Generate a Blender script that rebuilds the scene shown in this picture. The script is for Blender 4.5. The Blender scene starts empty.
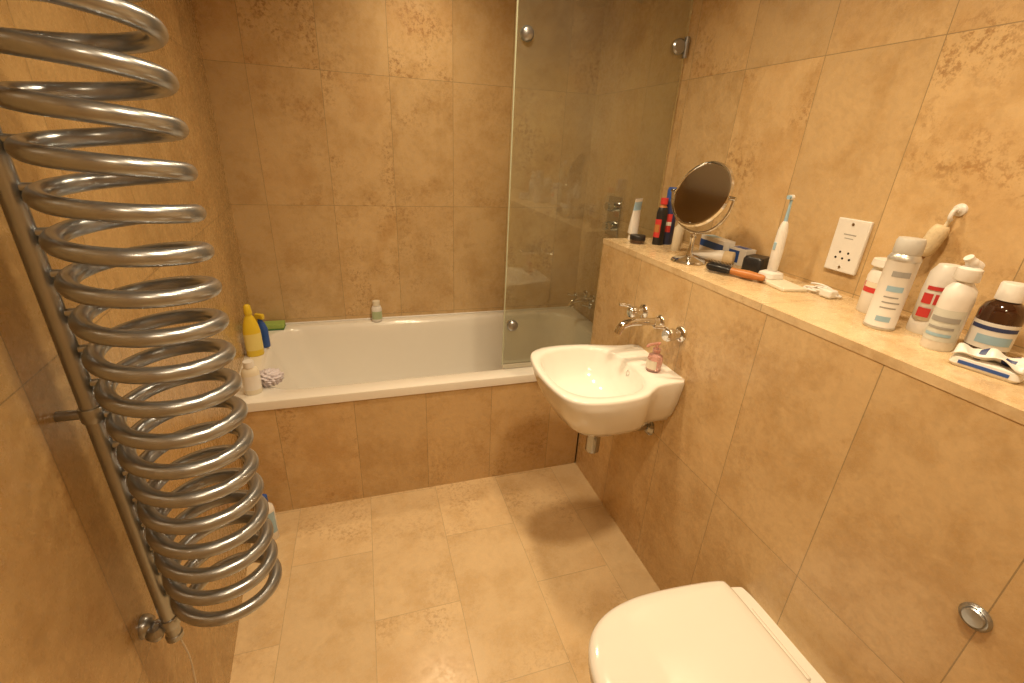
import bpy, bmesh, math, random
from mathutils import Vector, Matrix, Quaternion, Euler
random.seed(4)
COL=bpy.context.collection
pi=math.pi
# ---------------------------------------------------------------- materials
def nodes(name):
    m=bpy.data.materials.new(name); m.use_nodes=True; nt=m.node_tree
    return m,nt,nt.nodes['Principled BSDF']
def pbr(name,col,rough=.5,metal=0,coat=0,trans=0,bump=0,bscale=60,var=.06,alpha=1,sss=0):
    m,nt,b=nodes(name)
    n=nt.nodes.new('ShaderNodeTexNoise'); n.inputs['Scale'].default_value=bscale*.4; n.inputs['Detail'].default_value=2
    tc=nt.nodes.new('ShaderNodeTexCoord'); nt.links.new(tc.outputs['Object'],n.inputs['Vector'])
    mx=nt.nodes.new('ShaderNodeMix'); mx.data_type='RGBA'
    mx.inputs[6].default_value=(*[c*(1-var) for c in col],1); mx.inputs[7].default_value=(*[min(1,c*(1+var)) for c in col],1)
    nt.links.new(n.outputs['Fac'],mx.inputs[0]); nt.links.new(mx.outputs[2],b.inputs['Base Color'])
    b.inputs['Roughness'].default_value=rough; b.inputs['Metallic'].default_value=metal
    b.inputs['Coat Weight'].default_value=coat; b.inputs['Coat Roughness'].default_value=.05
    b.inputs['Transmission Weight'].default_value=trans
    if bump:
        bp=nt.nodes.new('ShaderNodeBump'); bp.inputs['Strength'].default_value=bump; bp.inputs['Distance'].default_value=.002
        n2=nt.nodes.new('ShaderNodeTexNoise'); n2.inputs['Scale'].default_value=bscale; nt.links.new(tc.outputs['Object'],n2.inputs['Vector'])
        nt.links.new(n2.outputs['Fac'],bp.inputs['Height']); nt.links.new(bp.outputs['Normal'],b.inputs['Normal'])
    return m
def tile_mat(name,u,v,su,sv,ou,ov,stagger=False,base=(.68,.49,.26),dark=(.47,.29,.115),fleck=(.29,.145,.05),blotch=1.0,seed=0,rough=.24,pv=.18,gr=.5):
    m,nt,b=nodes(name); N=nt.nodes; L=nt.links
    def M(op,a,bb=None,clamp=False):
        n=N.new('ShaderNodeMath'); n.operation=op; n.use_clamp=clamp
        for i,x in enumerate((a,bb)):
            if x is None: continue
            if isinstance(x,(int,float)): n.inputs[i].default_value=x
            else: L.new(x,n.inputs[i])
        return n.outputs[0]
    tc=N.new('ShaderNodeTexCoord'); sp=N.new('ShaderNodeSeparateXYZ'); L.new(tc.outputs['Object'],sp.inputs[0])
    ax={'x':sp.outputs[0],'y':sp.outputs[1],'z':sp.outputs[2]}
    U=M('DIVIDE',M('SUBTRACT',ax[u],ou),su); V=M('DIVIDE',M('SUBTRACT',ax[v],ov),sv)
    fu=M('FLOOR',U)
    if stagger: V=M('ADD',V,M('MULTIPLY',M('FLOORED_MODULO',fu,2.0),.5))
    fv=M('FLOOR',V)
    ru=M('FRACT',U); rv=M('FRACT',V)
    du=M('MULTIPLY',M('MINIMUM',ru,M('SUBTRACT',1.0,ru)),su); dv=M('MULTIPLY',M('MINIMUM',rv,M('SUBTRACT',1.0,rv)),sv)
    d=M('MINIMUM',du,dv)
    grout=M('LESS_THAN',d,.0011)
    cv=N.new('ShaderNodeCombineXYZ'); L.new(fu,cv.inputs[0]); L.new(fv,cv.inputs[1]); cv.inputs[2].default_value=seed+.5
    wn=N.new('ShaderNodeTexWhiteNoise'); wn.noise_dimensions='3D'; L.new(cv.outputs[0],wn.inputs['Vector'])
    vm=N.new('ShaderNodeVectorMath'); vm.operation='MULTIPLY_ADD'; L.new(wn.outputs['Color'],vm.inputs[0]); vm.inputs[1].default_value=(20,20,20); L.new(tc.outputs['Object'],vm.inputs[2])
    def noise(sc,det,ro,dist=0):
        n=N.new('ShaderNodeTexNoise'); n.inputs['Scale'].default_value=sc; n.inputs['Detail'].default_value=det; n.inputs['Roughness'].default_value=ro; n.inputs['Distortion'].default_value=dist
        L.new(vm.outputs[0],n.inputs['Vector']); return n.outputs['Fac']
    def ramp(x,a,bb):
        n=N.new('ShaderNodeMapRange'); n.interpolation_type='SMOOTHSTEP'; L.new(x,n.inputs[0]); n.inputs[1].default_value=a; n.inputs[2].default_value=bb; return n.outputs[0]
    def mix(f,a,bb):
        n=N.new('ShaderNodeMix'); n.data_type='RGBA'; 
        if isinstance(f,(int,float)): n.inputs[0].default_value=f
        else: L.new(f,n.inputs[0])
        for i,x in ((6,a),(7,bb)):
            if isinstance(x,tuple): n.inputs[i].default_value=(*x,1)
            else: L.new(x,n.inputs[i])
        return n.outputs[2]
    soft=ramp(noise(6.5,6,.74),.42,.66)
    c=mix(M('MULTIPLY',soft,.58),base,dark)
    mott=ramp(noise(50,4,.75),.38,.68)
    c=mix(M('MULTIPLY',mott,.30),c,tuple(x*.66 for x in base))
    per=ramp(wn.outputs['Value'],.10,.85)
    region=ramp(noise(4.0,4,.6),.42,.66)
    fl=ramp(noise(56,5,.82),.47,.60)
    c=mix(M('MULTIPLY',M('MULTIPLY',M('MULTIPLY',fl,region),per),.90*blotch,True),c,fleck)
    warmz=ramp(noise(3.1,3,.6,.5),.48,.70)
    c=mix(M('MULTIPLY',M('MULTIPLY',warmz,per),.45*blotch,True),c,tuple(x*y_ for x,y_ in zip(base,(.74,.60,.44))))
    hs=N.new('ShaderNodeHueSaturation'); L.new(c,hs.inputs['Color']); L.new(M('ADD',M('MULTIPLY',wn.outputs['Value'],pv),1-pv*.55),hs.inputs['Value'])
    c=mix(grout,hs.outputs[0],tuple(x*gr for x in base))
    L.new(c,b.inputs['Base Color'])
    L.new(M('ADD',M('MULTIPLY',mott,.10),rough),b.inputs['Roughness'])
    bp=N.new('ShaderNodeBump'); bp.inputs['Strength'].default_value=.15; bp.inputs['Distance'].default_value=.002
    L.new(M('SUBTRACT',M('MULTIPLY',mott,.08),grout),bp.inputs['Height']); L.new(bp.outputs[0],b.inputs['Normal'])
    return m
WHT=pbr('porcelain',(.87,.86,.82),.12,coat=.6,var=.01)
ACR=pbr('bath_enamel',(.85,.83,.78),.18,coat=.5,var=.01)
CHR=pbr('chrome',(.72,.72,.72),.09,metal=1,var=.03)
CHD=pbr('chrome_waste',(.42,.43,.44),.14,metal=1,var=.05)
STL=pbr('satin_steel',(.42,.45,.49),.28,metal=.9,var=.06,bscale=30)
PLW=pbr('plastic_white',(.82,.81,.79),.35,var=.02)
PLW2=pbr('plastic_ivory',(.80,.75,.62),.4,var=.02)
BLK=pbr('plastic_black',(.02,.02,.022),.35)
BLU=pbr('plastic_blue',(.03,.10,.40),.35)
LBL=pbr('label_lightblue',(.35,.55,.72),.4)
NVY=pbr('label_navy',(.03,.05,.16),.4)
RED=pbr('label_red',(.62,.05,.05),.4)
YEL=pbr('plastic_yellow',(.80,.60,.04),.35)
GRN=pbr('sponge_green',(.35,.50,.12),.9,bump=.6,bscale=250)
ORG=pbr('wood_orange',(.50,.20,.06),.4,var=.25)
PNK=pbr('soap_pink',(.90,.55,.50),.10,coat=.4,trans=.7)
BRN=pbr('brown_glass',(.05,.018,.008),.08,coat=.8)
PUR=pbr('net_lilac',(.70,.66,.74),.6)
SIL=pbr('can_silver',(.66,.66,.64),.3,metal=.6,var=.05)
GRY=pbr('grey_print',(.35,.35,.35),.5)
CRM=pbr('sponge_cream',(.72,.60,.40),.9,bump=.8,bscale=220,var=.15)
PLST=pbr('ceiling_paint',(.80,.77,.70),.8,var=.02)
MIR=pbr('mirror_glass',(.92,.92,.90),.02,metal=1,var=.0)
DRK=pbr('dark_gap',(.015,.012,.01),.7)
def glass_mat():
    m=bpy.data.materials.new('shower_glass'); m.use_nodes=True; nt=m.node_tree; nt.nodes.clear(); N=nt.nodes; L=nt.links
    o=N.new('ShaderNodeOutputMaterial'); t=N.new('ShaderNodeBsdfTransparent'); t.inputs[0].default_value=(.94,.965,.90,1)
    g=N.new('ShaderNodeBsdfGlossy'); g.inputs['Roughness'].default_value=.01; g.inputs[0].default_value=(.95,.97,.92,1)
    df=N.new('ShaderNodeBsdfDiffuse'); df.inputs[0].default_value=(.68,.68,.58,1)
    ns=N.new('ShaderNodeTexNoise'); ns.inputs['Scale'].default_value=5; ns.inputs['Detail'].default_value=4
    tc=N.new('ShaderNodeTexCoord'); L.new(tc.outputs['Object'],ns.inputs['Vector'])
    mr=N.new('ShaderNodeMapRange'); L.new(ns.outputs['Fac'],mr.inputs[0]); mr.inputs[1].default_value=.3; mr.inputs[2].default_value=.7; mr.inputs[3].default_value=.05; mr.inputs[4].default_value=.12
    m1=N.new('ShaderNodeMixShader'); L.new(mr.outputs[0],m1.inputs[0]); L.new(t.outputs[0],m1.inputs[1]); L.new(df.outputs[0],m1.inputs[2])
    lw=N.new('ShaderNodeFresnel'); lw.inputs[0].default_value=1.6
    m2=N.new('ShaderNodeMixShader'); L.new(lw.outputs[0],m2.inputs[0]); L.new(m1.outputs[0],m2.inputs[1]); L.new(g.outputs[0],m2.inputs[2])
    L.new(m2.outputs[0],o.inputs[0]); return m
GLS=glass_mat()
GEDG=pbr('glass_edge',(.50,.56,.42),.15,coat=.5)
# ---------------------------------------------------------------- geometry helpers
def G(name,loc=(0,0,0),rz=0):
    e=bpy.data.objects.new(name,None); COL.objects.link(e); e.location=loc; e.rotation_euler=(0,0,rz); e.empty_display_size=.05
    return e
def mk(name,verts,faces,mats,parent=None,smooth=True,fm=None,bevel=0,bseg=3,sub=0,auto=None):
    me=bpy.data.meshes.new(name); me.from_pydata([tuple(v) for v in verts],[],faces)
    if not isinstance(mats,(list,tuple)): mats=[mats]
    for m in mats: me.materials.append(m)
    bm=bmesh.new(); bm.from_mesh(me); bmesh.ops.recalc_face_normals(bm,faces=bm.faces); bm.to_mesh(me); bm.free()
    if fm:
        for p_,i in zip(me.polygons,fm): p_.material_index=i
    for p_ in me.polygons: p_.use_smooth=smooth
    if smooth: me.set_sharp_from_angle(angle=math.radians(auto or 40))
    o=bpy.data.objects.new(name,me); COL.objects.link(o)
    if parent: o.parent=parent
    if bevel:
        b=o.modifiers.new('bev','BEVEL'); b.width=bevel; b.segments=bseg; b.limit_method='ANGLE'
    return o
def loft(name,loops,mats,parent=None,cap0=True,cap1=True,closed=True,fm=None,auto=40):
    n=len(loops[0]); V=[p_ for l in loops for p_ in l]; F=[]; FM=[]
    for i in range(len(loops)-1):
        for j in range(n if closed else n-1):
            k=(j+1)%n
            F.append((i*n+j,i*n+k,(i+1)*n+k,(i+1)*n+j)); FM.append(fm[i] if fm else 0)
    if cap0: F.append(tuple(range(n))); FM.append(fm[0] if fm else 0)
    if cap1: F.append(tuple(range((len(loops)-1)*n,len(loops)*n))); FM.append(fm[-1] if fm else 0)
    return mk(name,V,F,mats,parent,fm=FM,auto=auto)
def lathe(name,prof,mats,parent=None,loc=(0,0,0),rot=None,seg=40,fm=None,sx=1,sy=1,auto=40):
    R=rot if rot is not None else Matrix.Identity(3)
    L_=Vector(loc)
    loops=[[R@Vector((r*math.cos(2*pi*j/seg)*sx,r*math.sin(2*pi*j/seg)*sy,z))+L_ for j in range(seg)] for r,z in prof]
    return loft(name,loops,mats,parent,fm=fm,auto=auto)
def box(name,c,s,mat,parent=None,bev=.002,rot=None,bseg=3):
    R=rot if rot is not None else Matrix.Identity(3)
    V=[R@Vector((x*s[0]/2,y*s[1]/2,z*s[2]/2))+Vector(c) for x in(-1,1) for y in(-1,1) for z in(-1,1)]
    F=[(0,1,3,2),(4,6,7,5),(0,4,5,1),(2,3,7,6),(0,2,6,4),(1,5,7,3)]
    return mk(name,V,F,mat,parent,smooth=bev>0,bevel=bev,bseg=bseg)
def tube(name,pts,rad,mat,parent=None,seg=14,cap=True):
    pts=[Vector(p_) for p_ in pts]; n=len(pts)
    rr_=rad if isinstance(rad,(list,tuple)) else [rad]*n
    T=[(pts[min(i+1,n-1)]-pts[max(i-1,0)]).normalized() for i in range(n)]
    a=Vector((0,0,1)) if abs(T[0].z)<.9 else Vector((1,0,0))
    nrm=(a-T[0]*a.dot(T[0])).normalized(); loops=[]
    for i in range(n):
        nrm=(nrm-T[i]*nrm.dot(T[i])).normalized(); b=T[i].cross(nrm)
        loops.append([pts[i]+(nrm*math.cos(2*pi*j/seg)+b*math.sin(2*pi*j/seg))*rr_[i] for j in range(seg)])
    return loft(name,loops,mat,parent,cap0=cap,cap1=cap,auto=60)
def crom(P,k=8,closed=False):
    out=[];n=len(P); P=[Vector(p_) for p_ in P]
    rng=n if closed else n-1
    for i in range(rng):
        g=(lambda q:P[q%n]) if closed else (lambda q:P[max(0,min(n-1,q))])
        a,b,c,d=g(i-1),g(i),g(i+1),g(i+2)
        for j in range(k):
            t=j/k
            out.append(.5*((2*b)+(c-a)*t+(2*a-5*b+4*c-d)*t*t+(3*b-a-3*c+d)*t**3))
    if not closed: out.append(P[-1])
    return out
def rr(cx,cy,hx,hy,r,z,n=12):
    o=[]
    for qx,qy,a0 in((1,1,0),(-1,1,90),(-1,-1,180),(1,-1,270)):
        for i in range(n):
            a=math.radians(a0+90*i/(n-1)); o.append(Vector((cx+qx*(hx-r)+r*math.cos(a),cy+qy*(hy-r)+r*math.sin(a),z)))
    return o
def rot_to(v):
    return Vector((0,0,1)).rotation_difference(Vector(v).normalized()).to_matrix()
def patch(name,r,z0,z1,a0,a1,mat,parent,loc=(0,0,0),sx=1,sy=1,seg=16):
    """curved label wrapped on a bottle (thin shell)"""
    V=[];F=[]
    for k,rad in enumerate((r,r-.0006)):
        for i in range(seg+1):
            a=math.radians(a0+(a1-a0)*i/seg)
            for z in(z0,z1): V.append((loc[0]+rad*math.cos(a)*sx,loc[1]+rad*math.sin(a)*sy,loc[2]+z))
    for k in range(2):
        for i in range(seg):
            b=k*(seg+1)*2+i*2; F.append((b,b+2,b+3,b+1))
    return mk(name,V,F,mat,parent)
# ---------------------------------------------------------------- room
XF,XR,YP,YB,ZL,ZM=.95,1.26,1.72,2.565,1.16,.55
CZ=2.40; YN=-.55
def xl(y): return -.485-.0809*(y-1.02)
tB=tile_mat('limestone_back','x','z',.307,.60,.163,.575,seed=1,blotch=1.0)
tR=tile_mat('limestone_right','y','z',.30,.60,.26,.57,seed=2,blotch=.8)
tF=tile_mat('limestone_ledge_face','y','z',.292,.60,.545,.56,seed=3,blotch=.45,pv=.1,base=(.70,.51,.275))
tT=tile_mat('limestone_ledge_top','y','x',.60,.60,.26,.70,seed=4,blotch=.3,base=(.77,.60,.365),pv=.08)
tP=tile_mat('limestone_panel','x','z',.293,.60,-.10,-.06,seed=5,blotch=.7,pv=.1)
tL=tile_mat('limestone_left_shaded','y','z',.30,.60,.41,.57,seed=6,base=(.50,.34,.155),dark=(.33,.20,.075),blotch=.6)  # same stone, with the left wall's shade put into darker base colours
tFl=tile_mat('limestone_floor','x','y',.293,.60,-.07,.51,True,seed=7,base=(.77,.595,.36),dark=(.60,.42,.21),blotch=.5,rough=.22,pv=.09,gr=.66)
def slab(name,V8,mat):
    F=[(0,1,2,3),(4,7,6,5),(0,4,5,1),(1,5,6,2),(2,6,7,3),(3,7,4,0)]
    return mk(name,V8,F,mat,smooth=False)
def bx(name,x0,x1,y0,y1,z0,z1,mat):
    return slab(name,[(x0,y0,z0),(x1,y0,z0),(x1,y1,z0),(x0,y1,z0),(x0,y0,z1),(x1,y0,z1),(x1,y1,z1),(x0,y1,z1)],mat)
bx('floor',-.75,1.4,YN-.1,YB+.1,-.1,0,tFl)
bx('ceiling',-.75,1.4,YN-.1,YB+.1,CZ,CZ+.1,PLST)
bx('wall_back',-.75,1.4,YB,YB+.1,0,CZ,tB)
bx('wall_front',-.75,1.4,YN-.1,YN,0,CZ,tB)
bx('wall_right',XR,XR+.1,YN,YB,0,CZ,tR)
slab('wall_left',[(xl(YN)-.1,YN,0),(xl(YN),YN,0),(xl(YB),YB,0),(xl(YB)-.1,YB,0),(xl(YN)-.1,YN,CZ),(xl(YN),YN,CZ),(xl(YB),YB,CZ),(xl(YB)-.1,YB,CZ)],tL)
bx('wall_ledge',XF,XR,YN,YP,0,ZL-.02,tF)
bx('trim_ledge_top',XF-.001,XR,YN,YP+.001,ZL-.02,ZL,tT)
# ---------------------------------------------------------------- bathtub
g=G('bathtub',(0,0,0))
bxr=1.255; bxl=-.578
def sh(l):
    out=[]
    for v in l:
        s=(v.x-bxr)/(bxl-bxr); out.append(Vector((v.x-s*.0809*(v.y-2.14),v.y,v.z)))
    return out
cx=(bxr+bxl)/2; hx=(bxr-bxl)/2; cy=(YP-.004+YB-.003)/2; hy=(YB-.003-YP+.004)/2
ix,iy=.345,2.155
S=[rr(cx,cy,hx,hy,.006,.512),rr(cx,cy,hx,hy,.006,ZM-.008),rr(cx,cy,hx-.002,hy-.002,.006,ZM-.002),rr(cx,cy,hx-.008,hy-.008,.006,ZM),
 rr(ix,iy,.845,.362,.17,ZM-.001),rr(ix,iy,.835,.352,.165,ZM-.005),rr(ix,iy,.826,.343,.16,ZM-.018),rr(ix,iy,.818,.334,.16,ZM-.06),rr(ix+.01,iy,.79,.318,.16,.38),rr(ix+.03,iy,.745,.295,.16,.25),
 rr(ix+.05,iy,.70,.27,.16,.17),rr(ix+.06,iy,.65,.235,.15,.145),rr(ix+.07,iy,.55,.17,.12,.138)]
loft('tub',[sh(s) for s in S],ACR,g,cap0=False,auto=50)
lathe('waste',[(.001,.006),(.028,.006),(.032,.002),(.032,0)],CHR,g,loc=(.95,iy,.139))
lathe('overflow',[(.03,0),(.032,.004),(.026,.012),(.001,.013)],CHR,g,loc=(1.118,iy,.42),rot=rot_to((-1,0,.12)))
box('tiled_panel',((xl(YP)+XF)/2,YP+.012,.256),(XF-xl(YP)-.012,.02,.511),tP,g,bev=0)
tube('sealant',[(xl(YB)+.012,YB-.004,ZM+.002),(XR-.006,YB-.004,ZM+.002)],.005,PLW,g,seg=8)
# ---------------------------------------------------------------- shower screen
g=G('shower_screen',(0,0,0))
GY=1.80
box('glass_pane',((.555+1.245)/2,GY,(.572+2.12)/2),(1.245-.555,.008,2.12-.572),GLS,g,bev=0)
box('glass_edge_strip',(.553,GY,(.572+2.12)/2),(.004,.0082,2.12-.572),GEDG,g,bev=0)
box('bottom_seal',((.555+1.245)/2,GY,.562),(.69,.012,.021),pbr('seal_clear',(.55,.52,.42),.3),g,bev=.002)
for z in(.765,1.86):
    lathe('clamp_disc',[(.001,.022),(.014,.021),(.022,.016),(.025,.008),(.025,0)],STL,g,loc=(.59,GY-.004,z),rot=rot_to((0,-1,0)),auto=60)
    lathe('clamp_disc_back',[(.001,.012),(.018,.012),(.021,.009),(.021,0)],CHR,g,loc=(.59,GY+.004,z),rot=rot_to((0,1,0)))
for z in(.75,1.88):
    lathe('hinge_plate',[(.028,0),(.028,.006),(.022,.012),(.001,.013)],STL,g,loc=(1.212,GY-.004,z),rot=rot_to((0,-1,0)))
    tube('hinge_barrel',[(1.243,GY-.009,z-.035),(1.243,GY-.009,z+.035)],.010,STL,g)
g=G('shower_mixer',(XR,2.2,1.18))
box('plate',(-.004,0,0),(.008,.13,.20),CHR,g,bev=.003)
for z in(.05,-.05):
    lathe('handle',[(.026,0),(.026,.03),(.02,.045),(.001,.046)],CHR,g,loc=(-.008,0,z),rot=rot_to((-1,0,0)))
    tube('lever',[(-.04,0,z),(-.045,-.05,z)],.005,CHR,g)
g=G('bath_filler_tap',(XR,2.32,.68))
lathe('rose',[(.03,0),(.03,.006),(.016,.012),(.014,.05),(.001,.051)],CHR,g,rot=rot_to((-1,0,0)))
tube('spout',crom([(-.02,0,0),(-.08,0,.004),(-.13,0,-.005),(-.15,0,-.035)],6),.013,CHR,g)
for s in(-.1,.1):
    lathe('handle_rose',[(.027,0),(.027,.006),(.016,.01),(.016,.045),(.02,.05),(.02,.07),(.001,.072)],CHR,g,loc=(0,s,0),rot=rot_to((-1,0,0)))
    tube('handle_lever',[(-.06,s,0),(-.09,s,.0),(-.12,s,.01)],.006,CHR,g)
g=G('shower_head',(XR,2.2,2.12))
tube('arm',crom([(0,0,0),(-.12,0,.02),(-.25,0,.0)],6),.011,CHR,g)
lathe('rose',[(.001,.03),(.02,.028),(.03,.01),(.07,.0),(.07,-.008),(.001,-.009)],CHR,g,loc=(-.25,0,-.03))
# ---------------------------------------------------------------- wash basin
g=G('wash_basin',(XF,1.205,.83))
near=[(0,.142),(.05,.144),(.10,.150),(.135,.168),(.175,.194),(.23,.207),(.31,.210),(.38,.197),(.426,.160),(.446,.085),(.452,0)]
far=[(0,.158),(.05,.162),(.10,.170),(.14,.182),(.19,.197),(.24,.206),(.31,.209),(.38,.198),(.426,.162),(.446,.086)]
full=[Vector((0,y_,0)) for y_ in(0,.05,.10)]+[Vector((a,b,0)) for a,b in far]+[Vector((a,-b,0)) for a,b in near[::-1]]+[Vector((0,-.10,0)),Vector((0,-.05,0))]
dense=crom(full,10,closed=True)
cc=(.26,0); pol=sorted([(math.atan2(v.y,v.x-cc[0])%(2*pi),math.hypot(v.y,v.x-cc[0])) for v in dense])
def rad(a):
    a%=2*pi
    for i in range(len(pol)):
        a0,r0_=pol[i-1]; a1,r1_=pol[i]
        if i==0: a0-=2*pi
        if a0<=a<=a1: return r0_+(r1_-r0_)*(a-a0)/max(1e-9,a1-a0)
    return pol[-1][1]
NS=120
OUT=[(max(0,cc[0]+rad(2*pi*i/NS)*math.cos(2*pi*i/NS)),rad(2*pi*i/NS)*math.sin(2*pi*i/NS)) for i in range(NS)]
def osec(z,su,sv,inset=0):
    o=[]
    for (u,v) in OUT:
        uu=u*su; vv=v*sv
        if inset:
            dx,dy=uu-cc[0],vv; l=math.hypot(dx,dy); uu-=dx/l*inset if u>.004 else 0; vv-=dy/l*inset
        o.append(Vector((-uu,vv,z)))
    return o
def isec(z,rx,ry,cu_=.272):
    o=[]
    for i in range(NS):
        a=2*pi*i/NS; c_,s_=math.cos(a),math.sin(a); e=2.7
        k=(abs(c_/rx)**e+abs(s_/ry)**e)**(-1/e)
        o.append(Vector((-(cu_+k*c_),k*s_,z)))
    return o
SEC=[osec(-.200,.62,.36),osec(-.195,.69,.48),osec(-.175,.79,.66),osec(-.14,.87,.80),osec(-.09,.94,.91),osec(-.045,.98,.965),osec(-.010,1,1),osec(-.003,1,1,.002),osec(0,1,1,.006),
 isec(0,.158,.180),isec(-.003,.154,.176),isec(-.012,.150,.172),isec(-.04,.143,.163),isec(-.08,.128,.144),isec(-.11,.10,.11),isec(-.128,.06,.065),isec(-.133,.03,.03)]
loft('basin_bowl',SEC,WHT,g,auto=60)
lathe('drain',[(.001,.004),(.014,.004),(.016,.001),(.021,.004),(.023,.001),(.023,-.002)],CHR,g,loc=(-.272,0,-.131))
lathe('overflow_hole',[(.010,0),(.010,.003),(.007,.003),(.006,-.001),(.001,-.001)],[CHR,DRK],g,loc=(-.125,0,-.03),rot=rot_to((-1,0,.25)),fm=[0,0,0,1])
tube('tail_pipe',[(-.225,0,-.195),(-.225,0,-.26)],.019,CHD,g)
lathe('trap_body',[(.001,-.095),(.021,-.095),(.025,-.09),(.025,0),(.029,.002),(.029,.014),(.019,.018)],CHD,g,loc=(-.225,0,-.240))
tube('trap_outlet',[(-.21,0,-.262),(-.005,0,-.262)],.015,CHD,g)
lathe('trap_rose',[(.036,0),(.036,.004),(.022,.014),(.015,.015)],CHD,g,loc=(0,0,-.262),rot=rot_to((-1,0,0)))
g=G('soap_dispenser',(XF-.065,1.155,.830))
lathe('bottle',[(.001,0),(.022,0),(.025,.004),(.025,.045),(.022,.056),(.011,.063),(.011,.070)],PNK,g)
lathe('collar',[(.013,.068),(.013,.080),(.005,.082),(.005,.094)],PNK,g)
tube('pump_spout',crom([(.008,0,.097),(-.012,0,.097),(-.032,0,.095),(-.038,0,.088)],5),.005,PNK,g)
patch('label',.0256,.012,.042,110,250,PLW2,g)
g=G('basin_tap',(XF,1.248,.965))
def rose(n,y_,ln=.05,r=.027):
    lathe(n,[(r,0),(r,.004),(r-.004,.009),(.015,.012),(.015,ln),(.001,ln+.002)],CHR,g,loc=(0,y_,0),rot=rot_to((-1,0,0)))
rose('spout_rose',0,.03,.024)
tube('spout',crom([(-.01,0,0),(-.07,0,.004),(-.12,0,.004),(-.15,0,-.006),(-.163,0,-.032)],8),.0135,CHR,g)
for nm,s in(('far_handle',.105),('near_handle',-.115)):
    rose(nm+'_rose',s,.03)
    lathe(nm+'_hub',[(.019,0),(.021,.004),(.021,.026),(.017,.032),(.001,.033)],CHR,g,loc=(-.03,s,0),rot=rot_to((-1,0,0)))
    tube(nm+'_lever',crom([(-.045,s,.012),(-.062,s+.012,.022),(-.095,s+.018,.026)],5),[.007]*5+[.006]*6,CHR,g,seg=12)
# ---------------------------------------------------------------- toilet
g=G('toilet',(XF,.50,0))
lh=[(.0,.0),(.0,.09),(.004,.155),(.02,.172),(.10,.183),(.20,.190),(.29,.188),(.37,.170),(.43,.132),(.464,.075),(.476,0)]
fl=[Vector((a,b,0)) for a,b in lh]+[Vector((a,-b,0)) for a,b in lh[-2:0:-1]]
dl=crom(fl,6,closed=True)
def tl(z,k,off=.068):
    o=[]
    for v in dl:
        dx,dy=v.x-.23,v.y; l=math.hypot(dx,dy); o.append(Vector((-(off+(v.x-dx/l*k)),v.y-dy/l*k,z)))
    return o
loft('lid',[tl(.402,.004),tl(.405,0),tl(.415,-.001),tl(.423,.004),tl(.428,.014),tl(.431,.04),tl(.433,.09),tl(.4335,.15)],WHT,g,auto=60)
loft('seat',[tl(.382,.006),tl(.384,.002),tl(.396,.001),tl(.399,.005)],WHT,g,auto=60)
def pan(z,su,sv):
    return [Vector((-(max(0,min(v.x*1.12*su,1))),v.y*sv,z)) for v in dl]
loft('pan',[pan(.09,.45,.45),pan(.10,.52,.52),pan(.16,.68,.62),pan(.24,.84,.76),pan(.31,.94,.88),pan(.35,.985,.95),pan(.372,1,.975),pan(.380,.995,.965)],WHT,g,auto=60)
tube('hinge_bar',[(-.052,-.09,.392),(-.052,.09,.392)],.011,WHT,g)
g=G('flush_button',(XF,.262,.795))
lathe('button',[(.023,0),(.023,.004),(.020,.008),(.017,.007),(.015,.010),(.001,.011)],STL,g,rot=rot_to((-1,0,0)))
# ---------------------------------------------------------------- spiral radiator
g=G('spiral_towel_radiator',(-.325,.765,0))
R0=.081; z0,z1=.640,1.93; pitch=.0555; ccx=.014
turns=(z1-z0)/pitch; n=int(turns*56)
phi=math.atan2(-.013,-.093)
P=[]
for i in range(n+1):
    a=phi-2*pi*turns*i/n; P.append((ccx+R0*math.cos(a),R0*math.sin(a),z0+(z1-z0)*i/n))
tube('coil',P,.0122,STL,g,seg=16)
tube('riser_pole',[(-.094,-.014,.585),(-.094,-.014,2.02)],.0125,STL,g,seg=20)
for i in range(24):
    zz=z0+.006+i*pitch
    if zz<1.93: tube('weld_stub',[(-.092,-.014,zz),(-.070,-.010,zz)],.006,STL,g,seg=10)
lathe('pole_cap',[(.001,-.006),(.011,-.004),(.0145,0),(.0145,.01),(.0125,.012)],STL,g,loc=(-.094,-.014,.58))
for z in(.625,1.095,1.95):
    tube('bracket_arm',[(-.094,-.014,z),(-.138,-.014,z)],.008,STL,g)
    lathe('bracket_collar',[(.0145,-.012),(.0155,-.010),(.0155,.010),(.0145,.012)],STL,g,loc=(-.094,-.014,z))
lathe('mount_rose',[(.022,0),(.022,.006),(.016,.016),(.008,.02)],STL,g,loc=(-.1375,-.014,.625),rot=rot_to((1,0,0)))
lathe('bracket_ball',[(.001,-.016),(.010,-.013),(.016,0),(.010,.013),(.001,.016)],STL,g,loc=(-.114,-.028,.618),seg=24)
tube('power_cable',crom([(-.092,-.01,.585),(-.088,-.005,.5),(-.097,.0,.38),(-.09,0,.2),(-.10,0,.03),(-.12,.02,.005)],6),.0018,PLW,g,seg=8)
# ---------------------------------------------------------------- electrical socket
g=G('shaver_socket',(XR,.917,1.290))
box('face_plate',(-.005,0,0),(.010,.092,.142),PLW,g,bev=.003)
for z in(.058,-.058):
    lathe('screw',[(.004,0),(.004,.0015),(.001,.0015)],CHR,g,loc=(-.0098,0,z),rot=rot_to((-1,0,0)),seg=12)
for y_,z in((-.012,-.018),(.012,-.018),(-.02,-.034),(.02,-.034),(0,-.034)):
    lathe('pin_hole',[(.0032,0),(.0032,.0008),(.001,.0008)],DRK,g,loc=(-.0098,y_,z),rot=rot_to((-1,0,0)),seg=12)
box('print_line',(-.0101,0,.03),(.0006,.035,.003),GRY,g,bev=0)
box('print_line',(-.0101,0,.02),(.0006,.025,.002),GRY,g,bev=0)
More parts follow.
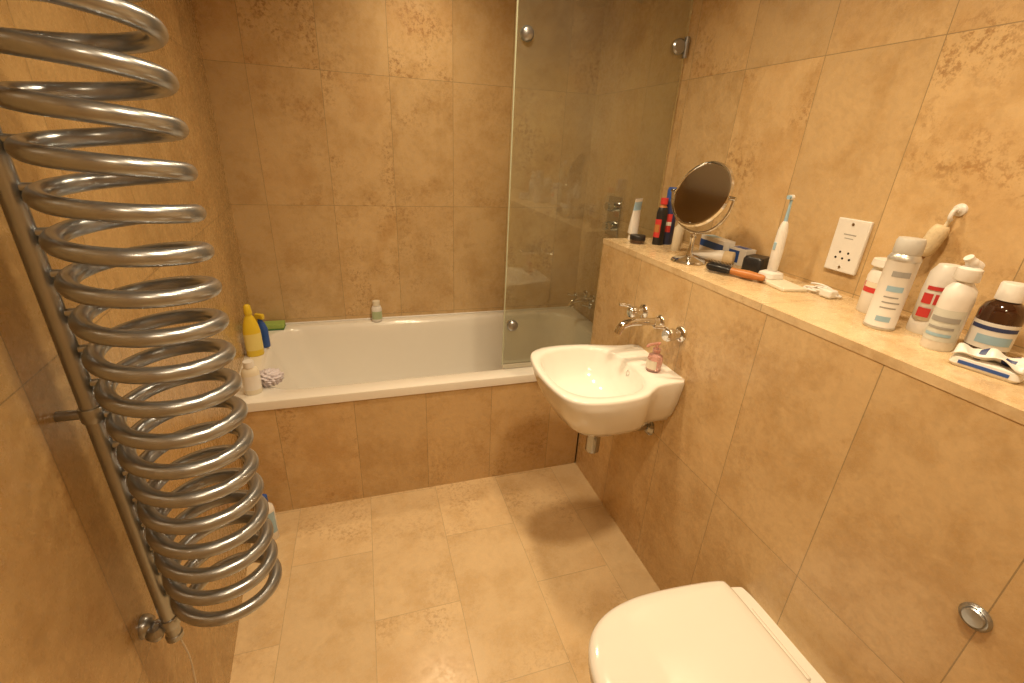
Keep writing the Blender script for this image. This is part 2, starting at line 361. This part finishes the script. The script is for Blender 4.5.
# ---------------------------------------------------------------- shaving mirror
g=G('shaving_mirror',(1.055,1.30,ZL))
lathe('base',[(.001,0),(.055,0),(.058,.003),(.054,.009),(.03,.014),(.012,.02),(.008,.03),(.007,.075),(.010,.08),(.010,.09),(.006,.094)],CHR,g,seg=48)
nv=Vector((-.90,-.18,.34)).normalized(); RM=rot_to(nv)
cM=Vector((0,0,.222)); ra=.105
axh=Vector((0,0,1)).cross(nv).normalized()
tube('yoke',[cM+axh*(.122*math.cos(t))+Vector((0,0,1))*(.122*math.sin(t)) for t in [pi+pi*i/32 for i in range(33)]],.0045,CHR,g,seg=10)
tube('pivot_a',[cM+axh*.104,cM+axh*.128],.006,CHR,g,seg=12); tube('pivot_b',[cM-axh*.104,cM-axh*.128],.006,CHR,g,seg=12)
lathe('frame',[(ra-.007,.006),(ra-.005,.009),(ra,.008),(ra+.004,0),(ra,-.008),(ra-.005,-.009),(ra-.007,-.006)],CHR,g,loc=cM,rot=RM,seg=64)
lathe('mirror_face',[(ra-.006,-.004),(ra-.006,.004),(.001,.0045)],MIR,g,loc=cM,rot=RM,seg=64)
# ---------------------------------------------------------------- ledge items
g=G('toothpaste_tube',(1.062,1.685,ZL),rz=math.radians(30))
lathe('cap',[(.001,0),(.016,0),(.017,.003),(.015,.022),(.008,.024)],PLW,g)
def flat(z,a,b,dx=0): return [Vector((a*math.cos(2*pi*i/32)+dx,b*math.sin(2*pi*i/32),z)) for i in range(32)]
loft('tube_body',[flat(.022,.012,.012),flat(.028,.021,.021),flat(.07,.026,.017,.003),flat(.12,.029,.008,.009),flat(.152,.031,.002,.014),flat(.165,.031,.0015,.016)],[PLW,LBL,BLU],g,fm=[0,0,0,1,0])
g=G('cosmetic_jar',(1.045,1.615,ZL))
lathe('jar',[(.001,0),(.028,0),(.030,.003),(.030,.016)],BRN,g); lathe('lid',[(.031,.016),(.031,.030),(.029,.033),(.001,.034)],BLK,g)
g=G('shaving_gel_can',(1.165,1.60,ZL))
lathe('can',[(.001,0),(.026,0),(.027,.002),(.027,.16),(.024,.172),(.022,.176)],[BLU,NVY],g,fm=[0,0,1,1,1]); 
lathe('cap',[(.023,.174),(.023,.208),(.019,.218),(.001,.22)],BLU,g)
patch('label',.0276,.05,.12,120,260,RED,g); patch('label_band',.0281,.075,.09,120,260,PLW,g)
g=G('mouthwash_bottle',(1.120,1.585,ZL))
lathe('bottle',[(.001,0),(.022,0),(.023,.004),(.023,.125),(.018,.145),(.012,.152),(.012,.16)],[BLK,RED,ORG],g,sy=.7,fm=[0,0,0,0,2,2]); lathe('cap',[(.014,.157),(.014,.18),(.001,.181)],RED,g)
patch('label',.0236,.03,.10,120,250,RED,g,sy=.7); patch('label_band',.0241,.05,.08,130,240,ORG,g,sy=.7)
g=G('white_tube',(1.125,1.47,ZL))
lathe('bottle',[(.001,0),(.017,0),(.018,.003),(.018,.085),(.010,.095),(.010,.11),(.001,.111)],PLW2,g)
g=G('lotion_tube',(1.135,1.285,ZL+.0235),rz=math.radians(-55))
loft('tube_body',[[Vector((z,b*math.cos(t),a*math.sin(t))) for t in [2*pi*i/24 for i in range(24)]] for z,a,b in((-.075,.003,.023),(-.07,.003,.023),(-.03,.014,.023),(.03,.0225,.0225),(.04,.018,.018))],PLW,g)
loft('cap',[[Vector((z,a*math.cos(t),a*math.sin(t))) for t in [2*pi*i/24 for i in range(24)]] for z,a in((.04,.0225),(.07,.0225),(.072,.02))],CRM,g)
g=G('medicine_box',(1.222,1.37,ZL),rz=math.radians(-6))
box('carton',(0,0,.033),(.045,.14,.066),PLW,g,bev=.001); box('stripe',(-.0227,0,.040),(.001,.139,.024),BLU,g,bev=0); box('stripe_top',(0,.03,.0663),(.04,.05,.0008),LBL,g,bev=0)
g=G('medicine_box',(1.222,1.245,ZL),rz=math.radians(4))
box('carton',(0,0,.028),(.045,.075,.056),PLW,g,bev=.001); box('label',(-.0227,.012,.028),(.0008,.045,.04),BLU,g,bev=0); box('label_top',(0,0,.0563),(.03,.05,.0008),BLU,g,bev=0)
g=G('travel_case',(1.205,1.155,ZL),rz=math.radians(20))
loft('case',[rr(0,0,.036,.03,.015,0),rr(0,0,.039,.033,.016,.004),rr(0,0,.039,.033,.016,.04),rr(0,0,.034,.028,.014,.048)],BLK,g)
g=G('hair_brush',(1.068,1.11,ZL+.0165),rz=math.radians(112))
pr=[(-.10,.006),(-.095,.010),(-.05,.014),(-.01,.011),(.0,.012)]
loft('handle',[[Vector((x,r_*math.cos(t),r_*.9*math.sin(t))) for t in [2*pi*i/20 for i in range(20)]] for x,r_ in pr],ORG,g)
loft('head',[[Vector((x,r_*math.cos(t),r_*.75*math.sin(t))) for t in [2*pi*i/20 for i in range(20)]] for x,r_ in((0,.010),(.008,.016),(.07,.017),(.08,.010))],BLK,g)
V=[];F=[]
for i in range(15):
    for j in range(14):
        x=.010+i*.0045; a=2*pi*j/14; a_=Vector((x,.016*math.cos(a),.012*math.sin(a))); b_=a_+Vector((0,math.cos(a),math.sin(a)))*.009
        if b_.z<-.0160: continue
        t=Vector((.0008,0,0)); k=len(V); V+= [a_-t,a_+t,b_+t,b_-t]; F.append((k,k+1,k+2,k+3))
mk('bristles',V,F,BLK,g,smooth=False)
g=G('toothbrush_tray',(1.145,1.0,ZL),rz=math.radians(-10))
box('tray',(0,0,.005),(.075,.14,.010),PLW2,g,bev=.003)
g=G('electric_toothbrush',(1.155,1.045,ZL+.0101))
loft('charger_base',[rr(0,0,.032,.026,.018,0),rr(0,0,.034,.028,.02,.004),rr(0,0,.031,.025,.018,.016),rr(0,0,.018,.016,.012,.021)],PLW,g)
lathe('handle',[(.011,.02),(.0145,.025),(.0155,.08),(.0135,.14),(.009,.16),(.006,.166)],[PLW,LBL],g,fm=[0,0,0,0,0])
box('grip_button',(-.0150,0,.095),(.004,.008,.022),LBL,g,bev=.0015)
tube('brush_neck',[(0,0,.164),(0,0,.2),(0,0,.225)],[.0055,.0038,.0035],LBL,g,seg=12)
lathe('brush_head',[(.001,-.006),(.007,-.005),(.007,.004),(.001,.005)],PLW,g,loc=(-.002,0,.232),rot=rot_to((-1,0,0)))
lathe('brush_bristles',[(.006,0),(.006,.008),(.001,.008)],[LBL],g,loc=(-.006,0,.232),rot=rot_to((-1,0,0)))
g=G('charger_cable',(1.20,.905,ZL))
pts=[]
for i in range(80):
    t=i/79; a=t*2*pi*3.2; r_=.030+.010*math.sin(5*a/3); pts.append((r_*.7*math.cos(a)+.004*math.sin(9*t),r_*1.3*math.sin(a),.004+.004*t*3+.002*math.sin(a*2)))
tube('cable',pts,.0030,PLW,g,seg=8)
box('plug',(-.015,-.03,.012),(.03,.035,.022),PLW,g,bev=.005)
g=G('aerosol_can',(1.098,.672,ZL))
lathe('can',[(.001,0),(.0285,0),(.030,.002),(.030,.005),(.029,.007),(.029,.152),(.030,.154),(.030,.157),(.023,.170),(.017,.173)],[SIL,PLW],g,fm=[0,0,0,0,1,0,0,0,0])
lathe('cap',[(.0245,.167),(.0255,.169),(.0255,.194),(.023,.200),(.001,.201)],pbr('cap_grey',(.60,.60,.58),.35),g)
for i,(za,zb,m_) in enumerate(((.120,.132,GRY),(.088,.100,LBL),(.074,.077,GRY),(.062,.065,GRY),(.050,.053,GRY),(.02,.032,LBL))):
    patch('print',.0293,za,zb,190,255-6*(i%3),m_,g)
def bottle(name,loc,r,h,body,cap,label=None,lab=(.3,.75),sy=1,rz=0,neck=.45,caph=.03,lmat2=None,a=(140,270)):
    g=G(name,loc,rz=rz)
    lathe('bottle',[(.001,0),(r*.93,0),(r,.004),(r,h*.72),(r*.9,h*.82),(r*neck,h*.90),(r*neck,h*.95)],body,g,sy=sy)
    lathe('cap',[(r*neck*1.25,h*.92),(r*neck*1.3,h*.925),(r*neck*1.25,h*.92+caph),(r*neck*1.05,h*.925+caph),(.001,h*.927+caph)],cap,g,sy=sy)
    if label: patch('label',r*1.02,h*lab[0],h*lab[1],a[0],a[1],label,g,sy=sy)
    if lmat2: patch('label_band',r*1.03,h*(lab[0]+.1),h*(lab[0]+.2),a[0]+8,a[1]-8,lmat2,g,sy=sy)
    return g
bottle('talc_bottle',(1.190,.755,ZL),.034,.125,PLW,PLW,RED,(.42,.62),neck=.8,caph=.016,lmat2=PLW2)
g=G('conditioner_bottle',(1.172,.628,ZL))
lathe('cap',[(.001,0),(.028,0),(.029,.003),(.029,.03),(.028,.032)],PLW,g)
lathe('bottle',[(.030,.031),(.034,.036),(.036,.09),(.033,.135),(.022,.152),(.001,.154)],PLW,g,sy=.75)
for zz,hh,a0,a1 in((.040,.020,170,215),(.040,.020,222,262),(.070,.022,170,205),(.070,.022,212,250),(.100,.008,175,250)):
    patch('red_print',.0367,zz,zz+hh,a0,a1,RED,g,sy=.76)
g=G('hand_wash_bottle',(1.100,.555,ZL))
lathe('bottle',[(.001,0),(.029,0),(.031,.004),(.031,.104),(.028,.124),(.016,.138),(.016,.144)],PLW,g,sy=.8)
patch('label',.0316,.02,.085,130,270,pbr('label_white',(.66,.69,.66),.5),g,sy=.8)
patch('label_print',.0322,.060,.070,150,255,GRY,g,sy=.8); patch('label_print',.0322,.045,.050,150,245,GRY,g,sy=.8); patch('label_print',.0322,.03,.036,150,245,LBL,g,sy=.8)
lathe('collar',[(.019,.141),(.020,.143),(.019,.164),(.013,.168),(.001,.169)],PLW,g)
tube('flip_spout',crom([(.010,-.004,.168),(-.004,0,.176),(-.014,.004,.186)],6),[.011]*4+[.010]*4+[.008]*5,PLW,g,seg=12)
g=G('medicine_bottle',(1.168,.512,ZL))
lathe('bottle',[(.001,0),(.032,0),(.034,.004),(.034,.088),(.029,.102),(.016,.112),(.016,.12)],BRN,g)
lathe('cap',[(.021,.112),(.021,.142),(.019,.145),(.001,.146)],PLW,g)
patch('label',.0346,.018,.07,130,280,PLW,g); patch('label_print',.0351,.055,.063,140,270,NVY,g); patch('label_print',.0351,.028,.045,170,262,LBL,g)
g=G('soap_packet',(1.070,.452,ZL),rz=math.radians(12))
loft('packet',[rr(0,0,.026,.045,.008,0),rr(0,0,.030,.050,.010,.006),rr(0,0,.028,.048,.010,.018),rr(0,0,.022,.040,.008,.022)],[PLW,PLW,PLW],g,fm=[0,1,0])
box('side_print',(-.0300,0,.011),(.0012,.07,.006),BLU,g,bev=0)
bm=bmesh.new(); bmesh.ops.create_grid(bm,x_segments=20,y_segments=20,size=.5)
for v in bm.verts:
    x_,y_=v.co.x,v.co.y; v.co=Vector((x_*.060,y_*.098,.029+.006*math.sin(9*x_+5*y_)+.005*math.cos(13*y_-4*x_)+.002*math.sin(31*x_*y_+7*x_)))
me=bpy.data.meshes.new('wrapper'); bm.to_mesh(me); bm.free(); me.materials.append(PLW); me.materials.append(NVY)
for i_,p_ in enumerate(me.polygons):
    r_,c_=divmod(i_,20); p_.material_index=1 if (r_ in(4,5,6,12,13) and c_%7 not in(0,1)) else 0; p_.use_smooth=True
o=bpy.data.objects.new('wrapper',me); COL.objects.link(o); o.parent=g; sd=o.modifiers.new('s','SOLIDIFY'); sd.thickness=.0012
g=G('cotton_pads_pack',(1.14,.395,ZL),rz=math.radians(-20))
loft('pack',[rr(0,0,.030,.034,.012,0),rr(0,0,.034,.038,.014,.012),rr(0,0,.032,.036,.014,.03),rr(0,0,.02,.026,.01,.037)],PLW,g)
g=G('hanging_bath_brush',(XR,.70,1.415))
lathe('suction_hook_pad',[(.014,0),(.013,.004),(.008,.007),(.006,.012)],PLW,g,rot=rot_to((-1,0,0)))
tube('hook',crom([(-.008,0,.0),(-.02,0,-.002),(-.024,0,-.016),(-.018,0,-.022)],5),.0045,PLW,g,seg=8)
tube('loop_cord',crom([(-.02,0,-.018),(-.016,.006,-.035),(-.014,.010,-.05)],5),.004,PLW2,g,seg=8)
tube('sponge_roll',crom([(-.024,.006,-.035),(-.027,.012,-.065),(-.028,.022,-.105)],5),[.012,.015,.017,.018,.0185,.018,.0185,.018,.017,.015,.010],CRM,g,seg=20)
tube('handle',crom([(-.026,.020,-.10),(-.028,.032,-.13),(-.022,.044,-.16)],5),.008,pbr('wood_handle',(.30,.17,.07),.5,var=.2),g,seg=12)
# ---------------------------------------------------------------- bath rim items
g=G('cleaner_bottle',(-.530,2.17,ZM+.0005),rz=math.radians(20))
lathe('bottle',[(.001,0),(.033,0),(.036,.005),(.036,.12),(.030,.155),(.020,.185),(.014,.195),(.014,.205)],YEL,g,sy=.6)
lathe('cap',[(.016,.202),(.017,.204),(.014,.24),(.008,.247),(.001,.248)],YEL,g,sy=.8)
patch('label',.0366,.03,.11,190,350,pbr('label_yellow',(.85,.72,.25),.5),g,sy=.6)
g=G('cleaner_spray_bottle',(-.510,2.27,ZM+.0005),rz=math.radians(-30))
lathe('bottle',[(.001,0),(.028,0),(.030,.004),(.030,.09),(.022,.115),(.012,.13),(.012,.14)],BLU,g,sy=.7)
box('trigger_head',(.0,0,.153),(.045,.018,.026),YEL,g,bev=.005); box('trigger',(-.016,0,.133),(.006,.012,.028),YEL,g,bev=.002)
g=G('sponge',(-.50,2.505,ZM+.0005)); box('pad',(0,0,.019),(.10,.065,.026),GRN,g,bev=.005); box('scourer',(0,0,.003),(.10,.065,.006),pbr('scourer',(.08,.22,.08),.95),g,bev=.001)
g=G('bath_foam_bottle',(.025,2.525,ZM+.0005))
lathe('bottle',[(.001,0),(.026,0),(.028,.004),(.028,.075),(.022,.09),(.014,.095)],PLW,g,sy=.8); lathe('cap',[(.020,.093),(.020,.118),(.001,.119)],PLW2,g)
patch('label',.0286,.015,.06,200,340,pbr('label_green',(.45,.55,.35),.5),g,sy=.8)
g=G('lotion_bottle',(-.472,1.80,ZM+.0005),rz=math.radians(15))
lathe('bottle',[(.001,0),(.030,0),(.032,.004),(.032,.09),(.026,.108),(.016,.116)],PLW2,g,sy=.7); lathe('cap',[(.019,.114),(.019,.138),(.001,.139)],PLW,g)
patch('label',.0326,.02,.08,200,340,PLW,g,sy=.7)
g=G('bath_puff',(-.425,1.875,ZM))
bm=bmesh.new(); bmesh.ops.create_icosphere(bm,subdivisions=5,radius=.034)
for v in bm.verts:
    n_=v.co.normalized(); k=1+.14*math.sin(11*n_.x+4*n_.y)*math.sin(13*n_.y+3*n_.z)+.10*math.sin(23*n_.z+9*n_.x)+.05*math.sin(41*n_.x)*math.sin(37*n_.y)
    v.co=Vector((n_.x*.048*k,n_.y*.050*k,max(-.024,n_.z*.028*k)+.0245))
me=bpy.data.meshes.new('puff'); bm.to_mesh(me); bm.free(); me.materials.append(PUR)
for p_ in me.polygons:p_.use_smooth=True
o=bpy.data.objects.new('puff',me); COL.objects.link(o); o.parent=g
bottle('toilet_cleaner_bottle',(-.462,1.58,0),.036,.20,PLW,BLU,LBL,(.2,.7),sy=.7,a=(200,340))
# ---------------------------------------------------------------- lights
EM=bpy.data.materials.new('lamp_glow'); EM.use_nodes=True; EM.node_tree.nodes['Principled BSDF'].inputs['Emission Color'].default_value=(1,.8,.55,1); EM.node_tree.nodes['Principled BSDF'].inputs['Emission Strength'].default_value=12
WARM=(1,.765,.475)
for i,(x,y_,w) in enumerate(((.50,.50,42),(.42,1.30,32),(.30,2.15,15),(.25,-.25,11))):
    g=G('ceiling_downlight',(x,y_,CZ))
    lathe('bezel',[(.074,0),(.074,-.004),(.064,-.006),(.062,-.001)],CHR,g)
    lathe('bulb',[(.060,-.001),(.060,-.002),(.001,-.0025)],EM,g)
    ld=bpy.data.lights.new('downlight','SPOT'); ld.energy=w*1.98; ld.color=WARM; ld.spot_size=math.radians(155); ld.spot_blend=1.0; ld.shadow_soft_size=.07
    lo=bpy.data.objects.new('lamp',ld); COL.objects.link(lo); lo.parent=g; lo.location=(0,0,-.02)
w=bpy.data.worlds.new('world'); bpy.context.scene.world=w; w.use_nodes=True
w.node_tree.nodes['Background'].inputs[0].default_value=(1,.78,.5,1); w.node_tree.nodes['Background'].inputs[1].default_value=.2
bpy.context.scene.view_settings.view_transform='Standard'
# ---------------------------------------------------------------- camera
p=math.radians(23.3); y=math.radians(18.3); r=math.asin(0.051)
r0=Vector((math.cos(y),-math.sin(y),0)); f0=Vector((math.sin(y)*math.cos(p),math.cos(y)*math.cos(p),-math.sin(p)))
u0=Vector((math.sin(y)*math.sin(p),math.cos(y)*math.sin(p),math.cos(p)))
cr=math.cos(r)*r0+math.sin(r)*u0; cu=-math.sin(r)*r0+math.cos(r)*u0
C=Vector((0,0,1.5))
cd=bpy.data.cameras.new('camera'); cam=bpy.data.objects.new('camera',cd); COL.objects.link(cam)
m=Matrix.Identity(4)
for i in range(3):
    m[i][0]=cr[i]; m[i][1]=cu[i]; m[i][2]=-f0[i]; m[i][3]=C[i]
cam.matrix_world=m; cd.sensor_width=36; cd.lens=16; cd.clip_start=.02
bpy.context.scene.camera=cam
